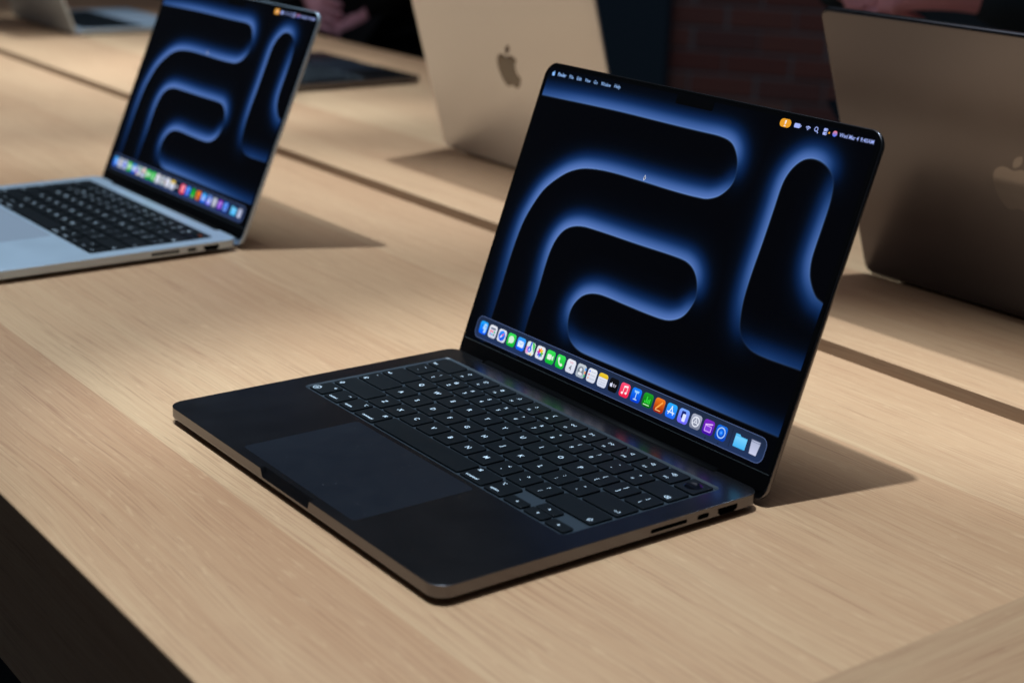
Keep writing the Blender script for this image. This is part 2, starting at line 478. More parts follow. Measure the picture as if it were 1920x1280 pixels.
# wallpaper: dark tubes whose edges are lit; each curve carries the light on its left and on its right
# control points are written as seen by the calibrated camera and turned into panel millimetres here
CP = np.array((889.0215, -397.1055, 367.197)); CRn = np.array(CR); FPX = 2927.3556
YH, LEAN0, L14 = 231.19, 0.3413, 216.1
def onlid(u, v):
    r = CRn.T @ np.array([(u - 960) / FPX, (640 - v) / FPX, -1.0])
    n = np.array([0, math.cos(LEAN0), -math.sin(LEAN0)]); q = np.array([0, YH, ZD])
    P = CP + r * (((q - CP) @ n) / (r @ n))
    return float(P[0]), float((P - q) @ np.array([0, math.sin(LEAN0), math.cos(LEAN0)]))
C1 = [(960, 165, .60, 0), (1018.3, 178.4, .62, 0), (1090, 193.6, .76, 0), (1162.3, 209.4, .80, 0), (1271.6, 236.7, .80, 0), (1320, 248.2, .82, 0), (1351.8, 256, .86, 0), (1371.9, 267, .86, 0), (1381, 286, .78, .02),
      (1383.2, 311.4, .45, .12), (1374.5, 344, .10, .55), (1351.8, 366, 0, .85), (1330, 372.7, 0, .92), (1315, 371.6, 0, .92), (1271.6, 360.7, 0, .88), (1206, 340.6, 0, .84), (1144, 322.4, 0, .86),
      (1100.3, 315.8, 0, .92), (1075, 319.5, 0, .95), (1052.9, 329.7, 0, .95), (1020, 355.2, 0, .92), (994.6, 391.7, 0, .84), (980, 419, 0, .76), (962, 467, 0, .62), (944, 525, 0, .42), (927, 580, 0, .26), (918, 608, 0, .2), (905, 650, 0, .1)]
C2 = [(965, 680, .10, 0), (983.3, 623.8, .18, 0), (996.6, 580, .34, 0), (1007, 552, .48, 0), (1027.4, 482.8, .78, 0), (1042, 450, .90, 0), (1060, 430, .95, 0), (1082, 423.7, .95, 0), (1107.6, 428, .92, 0), (1198.7, 459, .86, 0), (1279, 485.7, .84, 0),
      (1297, 499, .84, 0), (1306, 519, .72, .02), (1307.5, 545, .42, .14), (1302, 566, .10, .5), (1282, 592.5, 0, .86), (1257, 600.5, 0, .92), (1232, 595, 0, .90), (1172, 571, 0, .86), (1132, 554, 0, .90), (1110, 550, 0, .92), (1090, 556, 0, .90),
      (1072, 577, .04, .76), (1064.7, 607, .14, .44), (1069, 636, .45, .14), (1085, 656.6, .72, .02), (1110, 669, .80, 0), (1172.5, 695.6, .76, 0), (1297.5, 750, .62, 0), (1380, 785.5, .50, 0), (1460, 819, .40, 0), (1510, 840, .36, 0)]
C3 = [(1560, 585, .45, 0), (1541, 567, .52, 0), (1530.5, 557.5, .56, 0), (1521.4, 533.8, .66, 0), (1518.8, 512, .74, 0), (1523, 482.8, .78, 0), (1541.4, 428, .74, 0), (1557.8, 377, .58, .02), (1563.3, 340.6, .32, .16), (1556, 318.7, .08, .52), (1541.4, 304, 0, .78),
      (1523, 297.6, 0, .86), (1505, 301, 0, .88), (1485, 317, 0, .86), (1468.5, 342.4, 0, .86), (1454, 384.4, 0, .84), (1432, 450, 0, .82), (1410, 512, 0, .76), (1395.6, 559, 0, .60), (1389.7, 590, .02, .46), (1388, 617.5, .10, .28), (1394, 639, .24, .12), (1410, 658, .40, .03),
      (1438, 672, .48, 0), (1460, 680, .46, 0), (1503, 695, .42, 0), (1560, 716, .38, 0)]

def wallpaper_mesh():
    x0, x1, s0, s1 = 4.6, 308.4, 9.6, 212.2
    nx, ny = 560, 375
    X, Y = np.meshgrid(np.linspace(x0, x1, nx), np.linspace(s0, s1, ny))
    G = np.stack([X.ravel(), Y.ravel()], 1)
    I = np.zeros(len(G)); E = np.zeros(len(G))
    def soften(f, n):
        f = f.reshape(ny, nx)
        for _ in range(3):
            for ax in (0, 1):
                p = np.concatenate([np.repeat(f.take([0], ax), n, ax), f, np.repeat(f.take([-1], ax), n, ax)], ax)
                c = np.cumsum(p, ax); c = np.concatenate([np.zeros_like(c.take([0], ax)), c], ax)
                m = f.shape[ax]
                f = (c.take(range(2 * n + 1, 2 * n + 1 + m), ax) - c.take(range(0, m), ax)) / (2 * n + 1)
        return f.ravel()
    for curve in (C1, C2, C3):
        P = np.array([(*onlid(u, v), l, r) for u, v, l, r in curve])
        Q = []
        for k in range(len(P) - 1):
            p0 = P[max(k - 1, 0)]; p1 = P[k]; p2 = P[k + 1]; p3 = P[min(k + 2, len(P) - 1)]
            d1 = np.linalg.norm(p2[:2] - p1[:2])
            m1 = (p2 - p0) / (d1 + np.linalg.norm(p1[:2] - p0[:2]) + 1e-9) * d1
            m2 = (p3 - p1) / (np.linalg.norm(p3[:2] - p2[:2]) + d1 + 1e-9) * d1
            for t in np.linspace(0, 1, 8, endpoint=False):
                h = (2 * t ** 3 - 3 * t ** 2 + 1, t ** 3 - 2 * t ** 2 + t, -2 * t ** 3 + 3 * t ** 2, t ** 3 - t ** 2)
                Q.append(h[0] * p1 + h[1] * m1 + h[2] * p2 + h[3] * m2)
        Q.append(P[-1]); Q = np.array(Q)
        for _ in range(4):                                 # take the hand-traced wobble out
            Q[1:-1] = 0.25 * Q[:-2] + 0.5 * Q[1:-1] + 0.25 * Q[2:]
        A = Q[:-1]; B = Q[1:]; d = B[:, :2] - A[:, :2]; l2 = (d ** 2).sum(1) + 1e-9
        AL = np.zeros(len(G)); AR = np.zeros(len(G)); SD = np.zeros(len(G))
        for c0 in range(0, len(G), 6000):
            g = G[c0:c0 + 6000]; sl = slice(c0, c0 + len(g))
            w = g[:, None, :] - A[None, :, :2]
            t = np.clip((w * d[None]).sum(2) / l2[None], 0, 1)
            e = w - t[..., None] * d[None]
            dd = (e ** 2).sum(2); k = dd.argmin(1); ar_ = np.arange(len(g))
            dist = np.sqrt(dd[ar_, k]); tt = t[ar_, k]
            cr = d[k, 0] * w[ar_, k, 1] - d[k, 1] * w[ar_, k, 0]
            AL[sl] = A[k, 2] + (B[k, 2] - A[k, 2]) * tt; AR[sl] = A[k, 3] + (B[k, 3] - A[k, 3]) * tt
            SD[sl] = np.where(cr >= 0, dist, -dist)
        AL = soften(AL, 5); AR = soften(AR, 5)
        left = 1 / (1 + np.exp(np.clip(-SD / 0.16, -60, 60)))
        D_ = np.abs(SD)
        glow = (AL * left + AR * (1 - left)) * (0.80 * np.exp(-(D_ / 8.6) ** 1.9) + 0.20 * np.exp(-(D_ / 13.5) ** 1.8))
        I = np.maximum(I, glow)
        E = np.maximum(E, np.maximum(AL, AR) * np.exp(-(SD / 0.6) ** 2))
    I = np.clip(I, 0, 1)
    stops = np.array([0, .08, .2, .4, .6, .8, 1.0])
    cols = np.array([(0, 0, 3), (1, 6, 20), (3, 22, 54), (15, 44, 90), (41, 74, 132), (69, 103, 168), (95, 125, 194)], float)
    srgb = np.stack([np.interp(I, stops, cols[:, k]) for k in range(3)], 1)
    srgb = srgb + E[:, None] * np.array((44, 44, 40))
    srgb = np.clip(srgb, 0, 255) / 255
    lc = np.where(srgb <= 0.04045, srgb / 12.92, ((srgb + 0.055) / 1.055) ** 2.4)
    me = bpy.data.meshes.new("wallpaper")
    V = np.concatenate([G, np.full((len(G), 1), 0.30)], 1) * S
    idx = np.arange(nx * ny).reshape(ny, nx)
    F = np.stack([idx[:-1, :-1], idx[:-1, 1:], idx[1:, 1:], idx[1:, :-1]], 2).reshape(-1, 4)
    me.vertices.add(len(V)); me.vertices.foreach_set("co", V.astype(np.float32).ravel())
    me.loops.add(F.size); me.loops.foreach_set("vertex_index", F.astype(np.int32).ravel())
    me.polygons.add(len(F)); me.polygons.foreach_set("loop_start", np.arange(0, F.size, 4, dtype=np.int32))
    me.update(calc_edges=True); me.validate()
    at = me.color_attributes.new("col", 'FLOAT_COLOR', 'POINT')
    at.data.foreach_set("color", np.concatenate([lc, np.ones((len(lc), 1))], 1).astype(np.float32).ravel())
    me.materials.append(DISPLAY)
    return me

def dock_icons(screen):
    """25 pictures in the dock, each a flat print of its own"""
    R = 4.55; W_ = (232, 236, 246); z0 = 0.40
    def base(P, c0, c1=None): P.poly(rrect(-R, -R, R, R, 2.1, 5), c0, z0, c1)
    def finder(P):
        base(P, (30, 170, 255), (0, 90, 250)); P.poly([(0.4, 3.2), (2.4, 3.4), (3.4, 2.4), (3.4, -2.6), (2.2, -3.5), (0.8, -3.4), (1.0, -1.0), (-0.6, -0.9), (-0.3, 1.2)], (170, 215, 255), z0 + .05)
        P.line(-1.8, 1.8, -1.8, 0.6, .5, (10, 50, 140), z0 + .08); P.line(2.1, 1.8, 2.1, .6, .5, (20, 60, 150), z0 + .08)
    def apps(P):
        base(P, W_, (205, 212, 232)); P.poly(rrect(-2.9, 1.4, 2.9, 2.9, .4, 2), (120, 128, 150), z0 + .05)
        cl = [(240, 90, 110), (235, 120, 160), (40, 190, 130), (150, 110, 230), (60, 190, 220), (120, 130, 160)]
        for k, c in enumerate(cl): P.poly(rrect(-2.9 + (k % 3) * 2.1, -.7 - (k // 3) * 2.0, -1.3 + (k % 3) * 2.1, .8 - (k // 3) * 2.0, .35, 2), c, z0 + .05)
    def compass(P):
        base(P, W_, (215, 222, 240)); P.poly(circle(0, 0, 3.7), (40, 150, 255), z0 + .05, (10, 80, 230))
        P.poly([(2.3, 2.4), (.5, -.5), (-.5, .5)], (255, 90, 90), z0 + .08); P.poly([(-2.3, -2.4), (.5, -.5), (-.5, .5)], (240, 245, 255), z0 + .08)
    def bubble(P):
        base(P, (60, 225, 90), (10, 180, 50)); P.poly(circle(0, .3, 3.0, ry=2.6), (215, 240, 220), z0 + .05); P.poly([(-2.2, -.8), (-.6, -2.0), (-2.6, -3.0)], (215, 240, 220), z0 + .05)
    def mail(P):
        base(P, (60, 170, 255), (10, 90, 240)); P.poly(rrect(-3.2, -2.2, 3.2, 2.2, .6, 2), (225, 238, 255), z0 + .05)
        P.line(-3, 2, 0, -.3, .4, (120, 180, 250), z0 + .08); P.line(3, 2, 0, -.3, .4, (120, 180, 250), z0 + .08)
    def maps(P):
        base(P, (225, 235, 235)); P.poly([(-R + .4, -R + .9), (-1.4, -R + .3), (-2.2, 1), (-R + .1, .6)], (235, 150, 215), z0 + .04)
        P.poly([(.8, R - .1), (2.8, R - .2), (R - .2, 2.6), (R - .1, -2.4), (2.6, .4)], (60, 200, 90), z0 + .04)
        P.poly([(-1.0, R - .1), (.8, R - .1), (.5, -.6), (-1.2, -.6)], (30, 90, 220), z0 + .05); P.poly([(0.4, -R + .1), (2.6, -R + .2), (2.0, -2.8)], (250, 200, 60), z0 + .05)
        P.poly(circle(-.7, -.8, 2.1), (30, 100, 240), z0 + .06); P.poly([(-.7, .6), (.2, -1.9), (-1.6, -1.9)], (235, 240, 255), z0 + .08)
    def flower(P):
        base(P, W_, (222, 226, 240)); cl = [(255, 160, 30), (240, 210, 40), (120, 200, 60), (30, 160, 90), (30, 120, 230), (90, 80, 220), (190, 60, 190), (240, 70, 60)]
        for k, c in enumerate(cl):
            t = math.pi / 2 - k * math.pi / 4
            q = [(1.9 * math.cos(t) + u * math.cos(t) - v * math.sin(t), 1.9 * math.sin(t) + u * math.sin(t) + v * math.cos(t)) for u, v in circle(0, 0, 1.55, 12, .85)]
            P.poly(q, c, z0 + .04 + .004 * k)
    def camera(P):
        base(P, (60, 225, 90), (10, 180, 50)); P.poly(rrect(-3.1, -1.8, 1.2, 1.8, .8, 3), (225, 245, 230), z0 + .05); P.poly([(1.5, .5), (3.2, 1.7), (3.2, -1.7), (1.5, -.5)], (225, 245, 230), z0 + .05)
    def phone(P):
        base(P, (60, 225, 90), (10, 180, 50))
        P.poly([(-2.6, 2.6), (-1.6, 3.0), (-.7, 1.3), (-1.4, .6), (-.6, -.7), (.6, -1.4), (1.3, -.7), (3.0, -1.7), (2.5, -2.7), (1.3, -3.0), (-1.0, -1.9), (-2.4, .1), (-3.0, 1.6)], (228, 248, 232), z0 + .05)
    def calendar(P):
        base(P, W_, (215, 220, 238)); P.text("WED", 1.7, 0, 2.6, z0 + .05, (225, 60, 70)); P.text("4", 5.2, 0, -1.0, z0 + .05, (25, 28, 40))
    def contacts(P):
        base(P, (196, 205, 214), (160, 172, 186)); P.poly(circle(-.4, -.2, 3.1), (120, 130, 142), z0 + .04); P.poly(circle(-.4, .7, 1.3), (225, 230, 238), z0 + .06); P.poly(circle(-.4, -2.0, 2.2, 14, 1.1), (225, 230, 238), z0 + .06)
        for k, c in enumerate(((60, 160, 250), (250, 150, 50), (60, 200, 120))): P.poly(rrect(3.4, 1.2 - k * 2.2, 4.5, 3.0 - k * 2.2, .2, 1), c, z0 + .05)
    def tasks(P):
        base(P, W_, (212, 218, 236))
        for k, c in enumerate(((40, 110, 240), (230, 70, 70), (240, 150, 50))):
            P.poly(circle(-2.8, 2.4 - k * 2.3, .65, 10), c, z0 + .05); P.line(-1.4, 2.4 - k * 2.3, 3.4, 2.4 - k * 2.3, .3, (160, 168, 186), z0 + .05)
    def notes(P):
        base(P, W_, (208, 216, 238)); P.poly(rrect(-R, 1.7, R, R, (.1, .1, 2.1, 2.1), 5), (240, 205, 50), z0 + .05, (220, 185, 30))
        for k in range(3): P.line(-3.2, .2 - k * 1.5, 3.2, .2 - k * 1.5, .25, (165, 172, 190), z0 + .05)
    def tv(P):
        base(P, (16, 17, 20), (4, 4, 6))
        for q in svg(FRUIT, .13, -2.1, .1): P.poly(q, (225, 230, 255), z0 + .05)
        P.text("tv", 4.0, 1.2, 0, z0 + .05, (225, 220, 240))
    def music(P):
        base(P, (255, 80, 120), (235, 30, 70)); P.poly([(-1.2, 2.8), (2.6, 3.4), (2.6, 2.2), (-1.2, 1.6)], (255, 235, 240), z0 + .05)
        P.line(-1.0, 2.2, -1.0, -2.0, .5, (255, 235, 240), z0 + .05); P.line(2.4, 2.8, 2.4, -1.5, .5, (255, 235, 240), z0 + .05)
        P.poly(circle(-1.7, -2.1, 1.0, 12, .8), (255, 235, 240), z0 + .06); P.poly(circle(1.7, -1.6, 1.0, 12, .8), (255, 235, 240), z0 + .06)
    def lectern(P):
        base(P, (20, 130, 255), (0, 60, 210)); P.poly([(-2.4, 3.0), (2.4, 3.0), (1.7, 1.4), (-1.7, 1.4)], (150, 205, 255), z0 + .05)
        P.line(0, 1.4, 0, -2.6, .6, (190, 225, 255), z0 + .05); P.line(-1.7, -2.8, 1.7, -2.8, .6, (190, 225, 255), z0 + .06)
    def chart(P):
        base(P, (30, 160, 40), (0, 100, 10))
        for k, h in enumerate((1.6, 4.4, 2.6, 3.4)): P.poly(rrect(-2.6 + k * 1.4, -2.0, -1.6 + k * 1.4, -2.0 + h, .2, 1), (50, 220, 60), z0 + .05)
        P.line(-3.0, -3.0, 2.6, -3.0, .55, (190, 255, 190), z0 + .06)
    def pen(P):
        base(P, (245, 130, 30), (150, 30, 0)); P.line(-1.6, -1.8, 2.4, 2.6, 1.1, (255, 170, 70), z0 + .05); P.poly([(-2.7, -2.8), (-1.2, -2.4), (-2.2, -1.5)], (255, 190, 110), z0 + .06)
        P.line(-2.6, -3.2, 2.2, -3.2, .5, (255, 200, 130), z0 + .06)
    def letter(P):
        base(P, (40, 175, 255), (30, 100, 245)); c = (225, 240, 255)
        P.line(.3, 3.1, -2.2, -2.4, .7, c, z0 + .05); P.line(-.3, 3.1, 2.2, -2.4, .7, c, z0 + .06); P.line(-3.2, -.9, 3.2, -.9, .7, c, z0 + .07)
    def handset(P):
        base(P, (120, 170, 255), (110, 100, 250)); P.poly(rrect(-2.1, -1.4, 1.6, 3.2, .7, 3), (20, 40, 120), z0 + .05); P.poly(rrect(-.6, -3.2, 2.2, 1.6, .6, 3), (225, 232, 255), z0 + .07)
    def gear(P):
        base(P, (170, 176, 196), (120, 126, 148)); P.ring(0, 0, 2.6, 3.3, (232, 236, 248), z0 + .05); P.ring(0, 0, .6, 1.1, (232, 236, 248), z0 + .05, 14)
        for k in range(3):
            t = math.radians(90 + 120 * k); P.line(math.cos(t), math.sin(t), 2.8 * math.cos(t), 2.8 * math.sin(t), .5, (232, 236, 248), z0 + .06)
    def clapper(P):
        base(P, (130, 40, 200), (60, 10, 160)); P.poly(rrect(-2.9, -2.9, 2.9, 1.1, .7, 3), (210, 160, 255), z0 + .05); P.poly(rrect(-2.3, -2.3, 2.3, .5, .4, 3), (130, 60, 215), z0 + .07)
        P.poly([(-2.9, 1.6), (3.0, 2.9), (3.0, 2.1), (-2.9, .9)], (235, 200, 255), z0 + .08)
    def player(P):
        base(P, (20, 110, 230), (0, 60, 180)); P.ring(0, .1, 2.8, 3.5, (170, 210, 255), z0 + .05); P.poly(circle(0, .1, 1.5), (30, 130, 255), z0 + .05); P.poly(circle(0, .1, .5, 10), (120, 180, 255), z0 + .07)
    def folder(P):
        P.poly([(-4.9, 3.8), (-1.6, 3.9), (-.6, 2.9), (4.9, 2.9), (4.9, -3.9), (-4.9, -3.9)], (90, 190, 245), z0); P.poly(rrect(-4.9, -4.1, 4.9, 2.3, .5, 2), (120, 210, 255), z0 + .05, (70, 180, 245))
    def bin_(P):
        P.poly([(-3.7, 3.9), (3.7, 3.9), (2.8, -4.3), (-2.8, -4.3)], (170, 178, 206), z0, (200, 205, 235)); P.poly([(-3.8, 4.3), (3.8, 4.3), (3.7, 3.0), (-3.7, 3.0)], (120, 128, 160), z0 + .05)
        P.poly([(-3.3, 3.9), (3.3, 3.9), (3.2, 3.4), (-3.2, 3.4)], (186, 194, 220), z0 + .07)
    fns = [finder, apps, compass, bubble, mail, maps, flower, camera, phone, calendar, contacts, tasks, notes, tv, music, lectern, chart, pen, letter, handset, gear, clapper, player, folder, bin_]
    out = []
    for k, fn in enumerate(fns):
        P = Print(); fn(P)
        x = 20.3 + 11.165 * k if k < 23 else (282.3 if k == 23 else 293.9)
        P.V = [(a + x, b + 19.75, c) for a, b, c in P.V]
        out.append(P.build("dock_icon", screen))
    return out

def build_screen(parent, W, L, lidM, with_picture=True):
    pts = rrect(2.0, 8.4, W - 2.0, L - 2.0, (.3, .3, 8.4, 8.4), 10)
    V, F = loft([(pts, 0.04), (pts, 0.22)])
    scr = mesh_obj("screen", V, F, GLASS, parent); scr.matrix_local = lidM
    if not with_picture: return scr
    w = bpy.data.objects.new("wallpaper", wallpaper_mesh()); COL.objects.link(w); w.parent = scr
    P = Print()
    P.poly(rrect(11.5, 11.6, 302.6, 27.6, 5.2, 6), (86, 104, 150), 0.34)
    P.poly(rrect(11.85, 11.95, 302.25, 27.25, 4.9, 6), (30, 42, 66), 0.36, (34, 52, 92))
    P.line(274.3, 14, 274.3, 25.2, .3, (18, 26, 46), 0.40)
    for x in (20.3, 20.3 + 11.165 * 21, 20.3 + 11.165 * 22): P.poly(circle(x, 13.2, .42, 8), (5, 8, 14), 0.42)
    P.build("dock_bar", scr)
    dock_icons(scr)
    P = Print(); T = (150, 190, 250)
    for q in svg(FRUIT, .155, 10.2, 208.4): P.poly(q, (140, 190, 255), 0.34)
    x = 15.2
    for k, (w_, wd) in enumerate((("Finder", 9.2), ("File", 4.6), ("Edit", 5.2), ("View", 6.0), ("Go", 4.0), ("Window", 10.4), ("Help", 6.2))):
        V, F = text_geo(w_, 3.5, 'LEFT', 2, 0.05 if k == 0 else 0.0)
        wreal = max(v[0] for v in V)
        P.text(w_, 3.5, x, 208.4, 0.34, T, 'LEFT', wd / wreal, 0.07 if k == 0 else 0.02)
        x += wd + 3.75
    P.build("menu_bar", scr)
    P = Print(); T2 = (165, 182, 250); y = 208.9
    P.poly(rrect(232.6, y - 2.6, 241.6, y + 2.6, 2.5, 5), (232, 158, 40), 0.34)
    P.poly(rrect(236.5, y - .6, 237.7, y + 1.8, .55, 3), (245, 235, 230), 0.36); P.line(237.1, y - 1.8, 237.1, y - .7, .35, (245, 235, 230), 0.36); P.line(236.2, y - 1.8, 238.0, y - 1.8, .35, (245, 235, 230), 0.37)
    P.poly(rrect(244.4, y - 1.35, 249.2, y + 1.35, .7, 3), T2, 0.34); P.line(249.7, y - .6, 249.7, y + .6, .5, T2, 0.34)
    for r in (0.55, 1.45, 2.35):
        q = [(255.6 + (r + .28) * math.cos(t), y - 1.5 + (r + .28) * math.sin(t)) for t in np.linspace(math.radians(45), math.radians(135), 7)]
        q += [(255.6 + max(r - .28, 0.02) * math.cos(t), y - 1.5 + max(r - .28, .02) * math.sin(t)) for t in np.linspace(math.radians(135), math.radians(45), 7)]
        P.poly(q, T2, 0.34)
    P.ring(262.0, y + .3, 1.0, 1.5, T2, 0.34, 14); P.line(263.0, y - .8, 264.0, y - 1.9, .55, T2, 0.35)
    for dy in (-1.1, 1.1): P.ring(270.0, y + dy, .55, .95, T2, 0.34, 10); P.poly(rrect(267.8, y + dy - .9, 270.0, y + dy + .9, .4, 2), T2, 0.345)
    P.poly(circle(272.4, y - .2, .6, 10), (240, 160, 40), 0.34)
    P.poly(circle(276.8, y, 1.75, 16), (245, 130, 140), 0.34, (70, 120, 255))
    for body, xx, wd in (("Wed Mar 4", 280.4, 14.6), ("9:40AM", 296.4, 10.0)):
        V, F = text_geo(body, 3.5, 'LEFT', 2, 0.03); P.text(body, 3.5, xx, y, 0.34, T2, 'LEFT', wd / max(v[0] for v in V), 0.03)
    P.build("status_bar", scr)
    P = Print(); P.poly([(133.2, 156.4), (133.2 + 1.6, 154.2), (133.2, 152.4), (133.2 - .6, 153.6)], (225, 230, 245), 0.34); P.poly([(133.2, 155.8), (134.4, 154.2), (133.2, 153.0)], (10, 14, 24), 0.36)
    P.build("pointer", scr)
    # camera notch
    V, F = loft([(rrect(139.5, 206.2, 174.3, 214.0, (1.2, 1.2, .2, .2), 4), 0.31), (rrect(139.5, 206.2, 174.3, 214.0, (1.2, 1.2, .2, .2), 4), 0.36)])
    mesh_obj("camera_notch", V, F, GLASS, scr)
    return scr

# ---- keyboard
ROWS = []      # (x cell, width cells, row, height part, [(text, size, dx, dy)])
def row(r, items):
    x = 0
    for w, leg in items:
        ROWS.append((x, w, r, 'full', leg)); x += w
def fk(k, icon, s=3.6): return (1, [(icon, s, 0, 2.2), ("F%d" % k, 2.5, 0, -4.4)])
row(5, [(1.5, [("esc", 3.3, -8.6, -4.6)]), fk(1, "☀", 2.9), fk(2, "☀", 3.7), fk(3, "⊞", 3.6), fk(4, "⌕", 5.0), fk(5, "♁", 3.9), fk(6, "☾", 4.4),
        fk(7, "◁◁", 2.7), fk(8, "▷॥", 2.8), fk(9, "▷▷", 2.7), fk(10, "◁", 3.2), fk(11, "◁)", 3.2), fk(12, "◁))", 3.2), (1, [])])
nums = list(zip("`1234567890-=", "~!@#$%^&*()_+"))
row(4, [(1, [(a, 4.1, 0, -3.2), (b, 3.6, 0, 3.4)]) for a, b in nums] + [(1.5, [("⌫", 4.2, 8.0, -4.6)])])
row(3, [(1.5, [("⇥", 4.4, -8.6, -4.6)])] + [(1, [(ch, 4.9, 0, 0)]) for ch in "QWERTYUIOP"] + [(1, [(a, 4.1, 0, -3.2), (b, 4.1, 0, 3.2)]) for a, b in zip("[]\\", "{}|")])
row(2, [(1.75, [("⇪", 4.0, -10.8, -4.4), ("•", 3.4, -11.2, 4.6)])] + [(1, [(ch, 4.9, 0, 0)]) for ch in "ASDFGHJKL"] + [(1, [(a, 4.1, 0, -3.2), (b, 4.1, 0, 3.2)]) for a, b in zip(";'", ":\"")] + [(1.75, [("↩", 4.4, 10.6, -4.4)])])
row(1, [(2.25, [("⇧", 4.6, -15.6, -4.4)])] + [(1, [(ch, 4.9, 0, 0)]) for ch in "ZXCVBNM"] + [(1, [(a, 4.1, 0, -3.2), (b, 3.9, 0, 3.2)]) for a, b in zip(",./", "<>?")] + [(2.25, [("⇧", 4.6, 15.6, -4.4)])])
row(0, [(1, [("fn", 2.9, 4.6, 4.6), ("⊕", 4.2, -4.6, -4.4)]), (1, [("control", 2.9, -1.4, -5.0), ("⌃", 4.0, 4.8, 4.4)]), (1, [("option", 2.9, -1.6, -5.0), ("⌥", 3.6, 4.6, 4.4)]),
        (1.25, [("command", 2.9, 1.2, -5.0), ("⌘", 3.6, 7.0, 4.6)]), (5, []), (1.25, [("command", 2.9, -2.2, -5.0), ("⌘", 3.6, -7.2, 4.6)]), (1, [("option", 2.9, -1.6, -5.0), ("⌥", 3.6, -4.8, 4.4)])])
ROWS.append((11.5, 1, 0, 'low', [("◀", 2.0, 0, 0)])); ROWS.append((12.5, 1, 0, 'high', [("▲", 2.0, 0, 0)]))
ROWS.append((12.5, 1, 0, 'low', [("▼", 2.0, 0, 0)])); ROWS.append((13.5, 1, 0, 'low', [("▶", 2.0, 0, 0)]))

_cap = {}
def keycap_mesh(w, h):
    k = (round(w, 2), round(h, 2))
    if k not in _cap:
        a = (-w / 2, -h / 2, w / 2, h / 2, 1.5, 4)
        V, F = loft([(inset(a, 0.15), 0), (inset(a, 0), 0.2), (inset(a, 0), 0.95), (inset(a, 0.07), 1.12), (inset(a, 0.24), 1.2)])
        me = bpy.data.meshes.new("key"); me.from_pydata([(x * S, y * S, z * S) for x, y, z in V], [], F)
        me.materials.append(KEYCAP); _cap[k] = me
    return _cap[k]
_leg = {}
def legend_mesh(leg):
    k = tuple(leg)
    if k not in _leg:
        V = []; F = []
        for (body, size, dx, dy) in leg:
            v, f = text_geo(body, size, 'CENTER', 2, 0.10 if len(body) == 1 and body.isalnum() else 0.055); b = len(V)
            V += [((x + dx) * S, (y + dy) * S, 1.225 * S) for x, y in v]; F += [tuple(b + i for i in q) for q in f]
        me = bpy.data.meshes.new("legend"); me.from_pydata(V, [], F); me.materials.append(LEGEND); _leg[k] = me
    return _leg[k]

def build_keys(parent, xoff=0.0, yoff=0.0, legends=True):
    GAP = 2.15
    for (x, w, r, part, leg) in ROWS:
        cw = w * PX - GAP; ch = PY - GAP; cx = KX + (x + w / 2) * PX + xoff; cy = KY + r * PY + yoff
        if part != 'full':
            hh = ch / 2 - 0.25; cy += (-1 if part == 'low' else 1) * (ch / 2 - hh / 2); ch = hh
        o = bpy.data.objects.new("key", keycap_mesh(cw, ch)); COL.objects.link(o); o.parent = parent
        o.location = (cx * S, cy * S, 10.12 * S)
        if leg and legends:
            l = bpy.data.objects.new("legend", legend_mesh(leg)); COL.objects.link(l); l.parent = o
    # touch sensor on the last key of the top row
        if r == 5 and w == 1 and not leg:
            V, F = loft([(circle(0, 0, 5.6, 28), 1.21), (circle(0, 0, 5.3, 28), 1.26)])
            t = mesh_obj("touch_sensor", V, F, GLASS, o)

PARAM = {"D": 226.7}
def build_laptop(label, loc, rz, W, D, L, lean, mat, logo, keys=2, picture=False, group="laptops on the display table"):
    PARAM["D"] = D
    root = empty("laptop", label, "laptop", loc, rz, group)
    dy = D - 226.7; dx = (W - 312.6) / 2
    well = (KX - 0.7 + dx, KY - PY / 2 - 0.5 + dy, KX + 14.5 * PX + 0.7 + dx, KY + 5.5 * PY + 0.5 + dy)
    build_base(root, W, D, mat, well)
    yh = YH + dy
    lidM = Matrix(((1, 0, 0, 0), (0, math.sin(lean), -math.cos(lean), yh * S), (0, math.cos(lean), math.sin(lean), ZD * S), (0, 0, 0, 1)))
    build_lid(root, W, L, mat, lidM, logo)
    build_screen(root, W, L, lidM, picture)
    hw = 64.2 + (10 if W > 330 else 0)
    V, F = loft([(rrect(W / 2 - hw, 7.1, W / 2 + hw, 88.0 + dy, 3.2, 6), 11.12), (rrect(W / 2 - hw, 7.1, W / 2 + hw, 88.0 + dy, 3.2, 6), 11.24),
                 (rrect(W / 2 - hw + .12, 7.22, W / 2 + hw - .12, 87.88 + dy, 3.1, 6), 11.27)])
    mesh_obj("trackpad", V, F, PAD_B if mat is BLACK_AL else PAD_S, root)
    for fx in (22, W - 22):
        for fy in (20, D - 22):
            V, F = loft([(circle(fx, fy, 7.5), 0), (circle(fx, fy, 8), 0.6), (circle(fx, fy, 8), 3.1)])
            mesh_obj("foot", V, F, RUBBER, root)
    if keys: build_keys(root, dx, dy, keys > 1)
    return root

def corner(cx, cy, W, D0, rz):
    """root location so that the local point (W/2, 110) lands on (cx, cy)"""
    c, s = math.cos(rz), math.sin(rz)
    return (cx - (c * W / 2 - s * 110), cy - (s * W / 2 + c * 110), 0)

black = build_laptop("open black laptop in front, keyboard in focus, blue tubes on its bright screen", (0, 0, 0), 0, 312.6, 226.7, L14, LEAN0, BLACK_AL, MIRROR_LOGO, 2, True)
silver = build_laptop("silver laptop at the left with blue tubes on its blurred screen", corner(-517.7, 118.8, 312.6, 110, 0.012), 0.012, 312.6, 226.7, L14, 0.400, SILVER_AL, MIRROR_LOGO_S, 2, False)
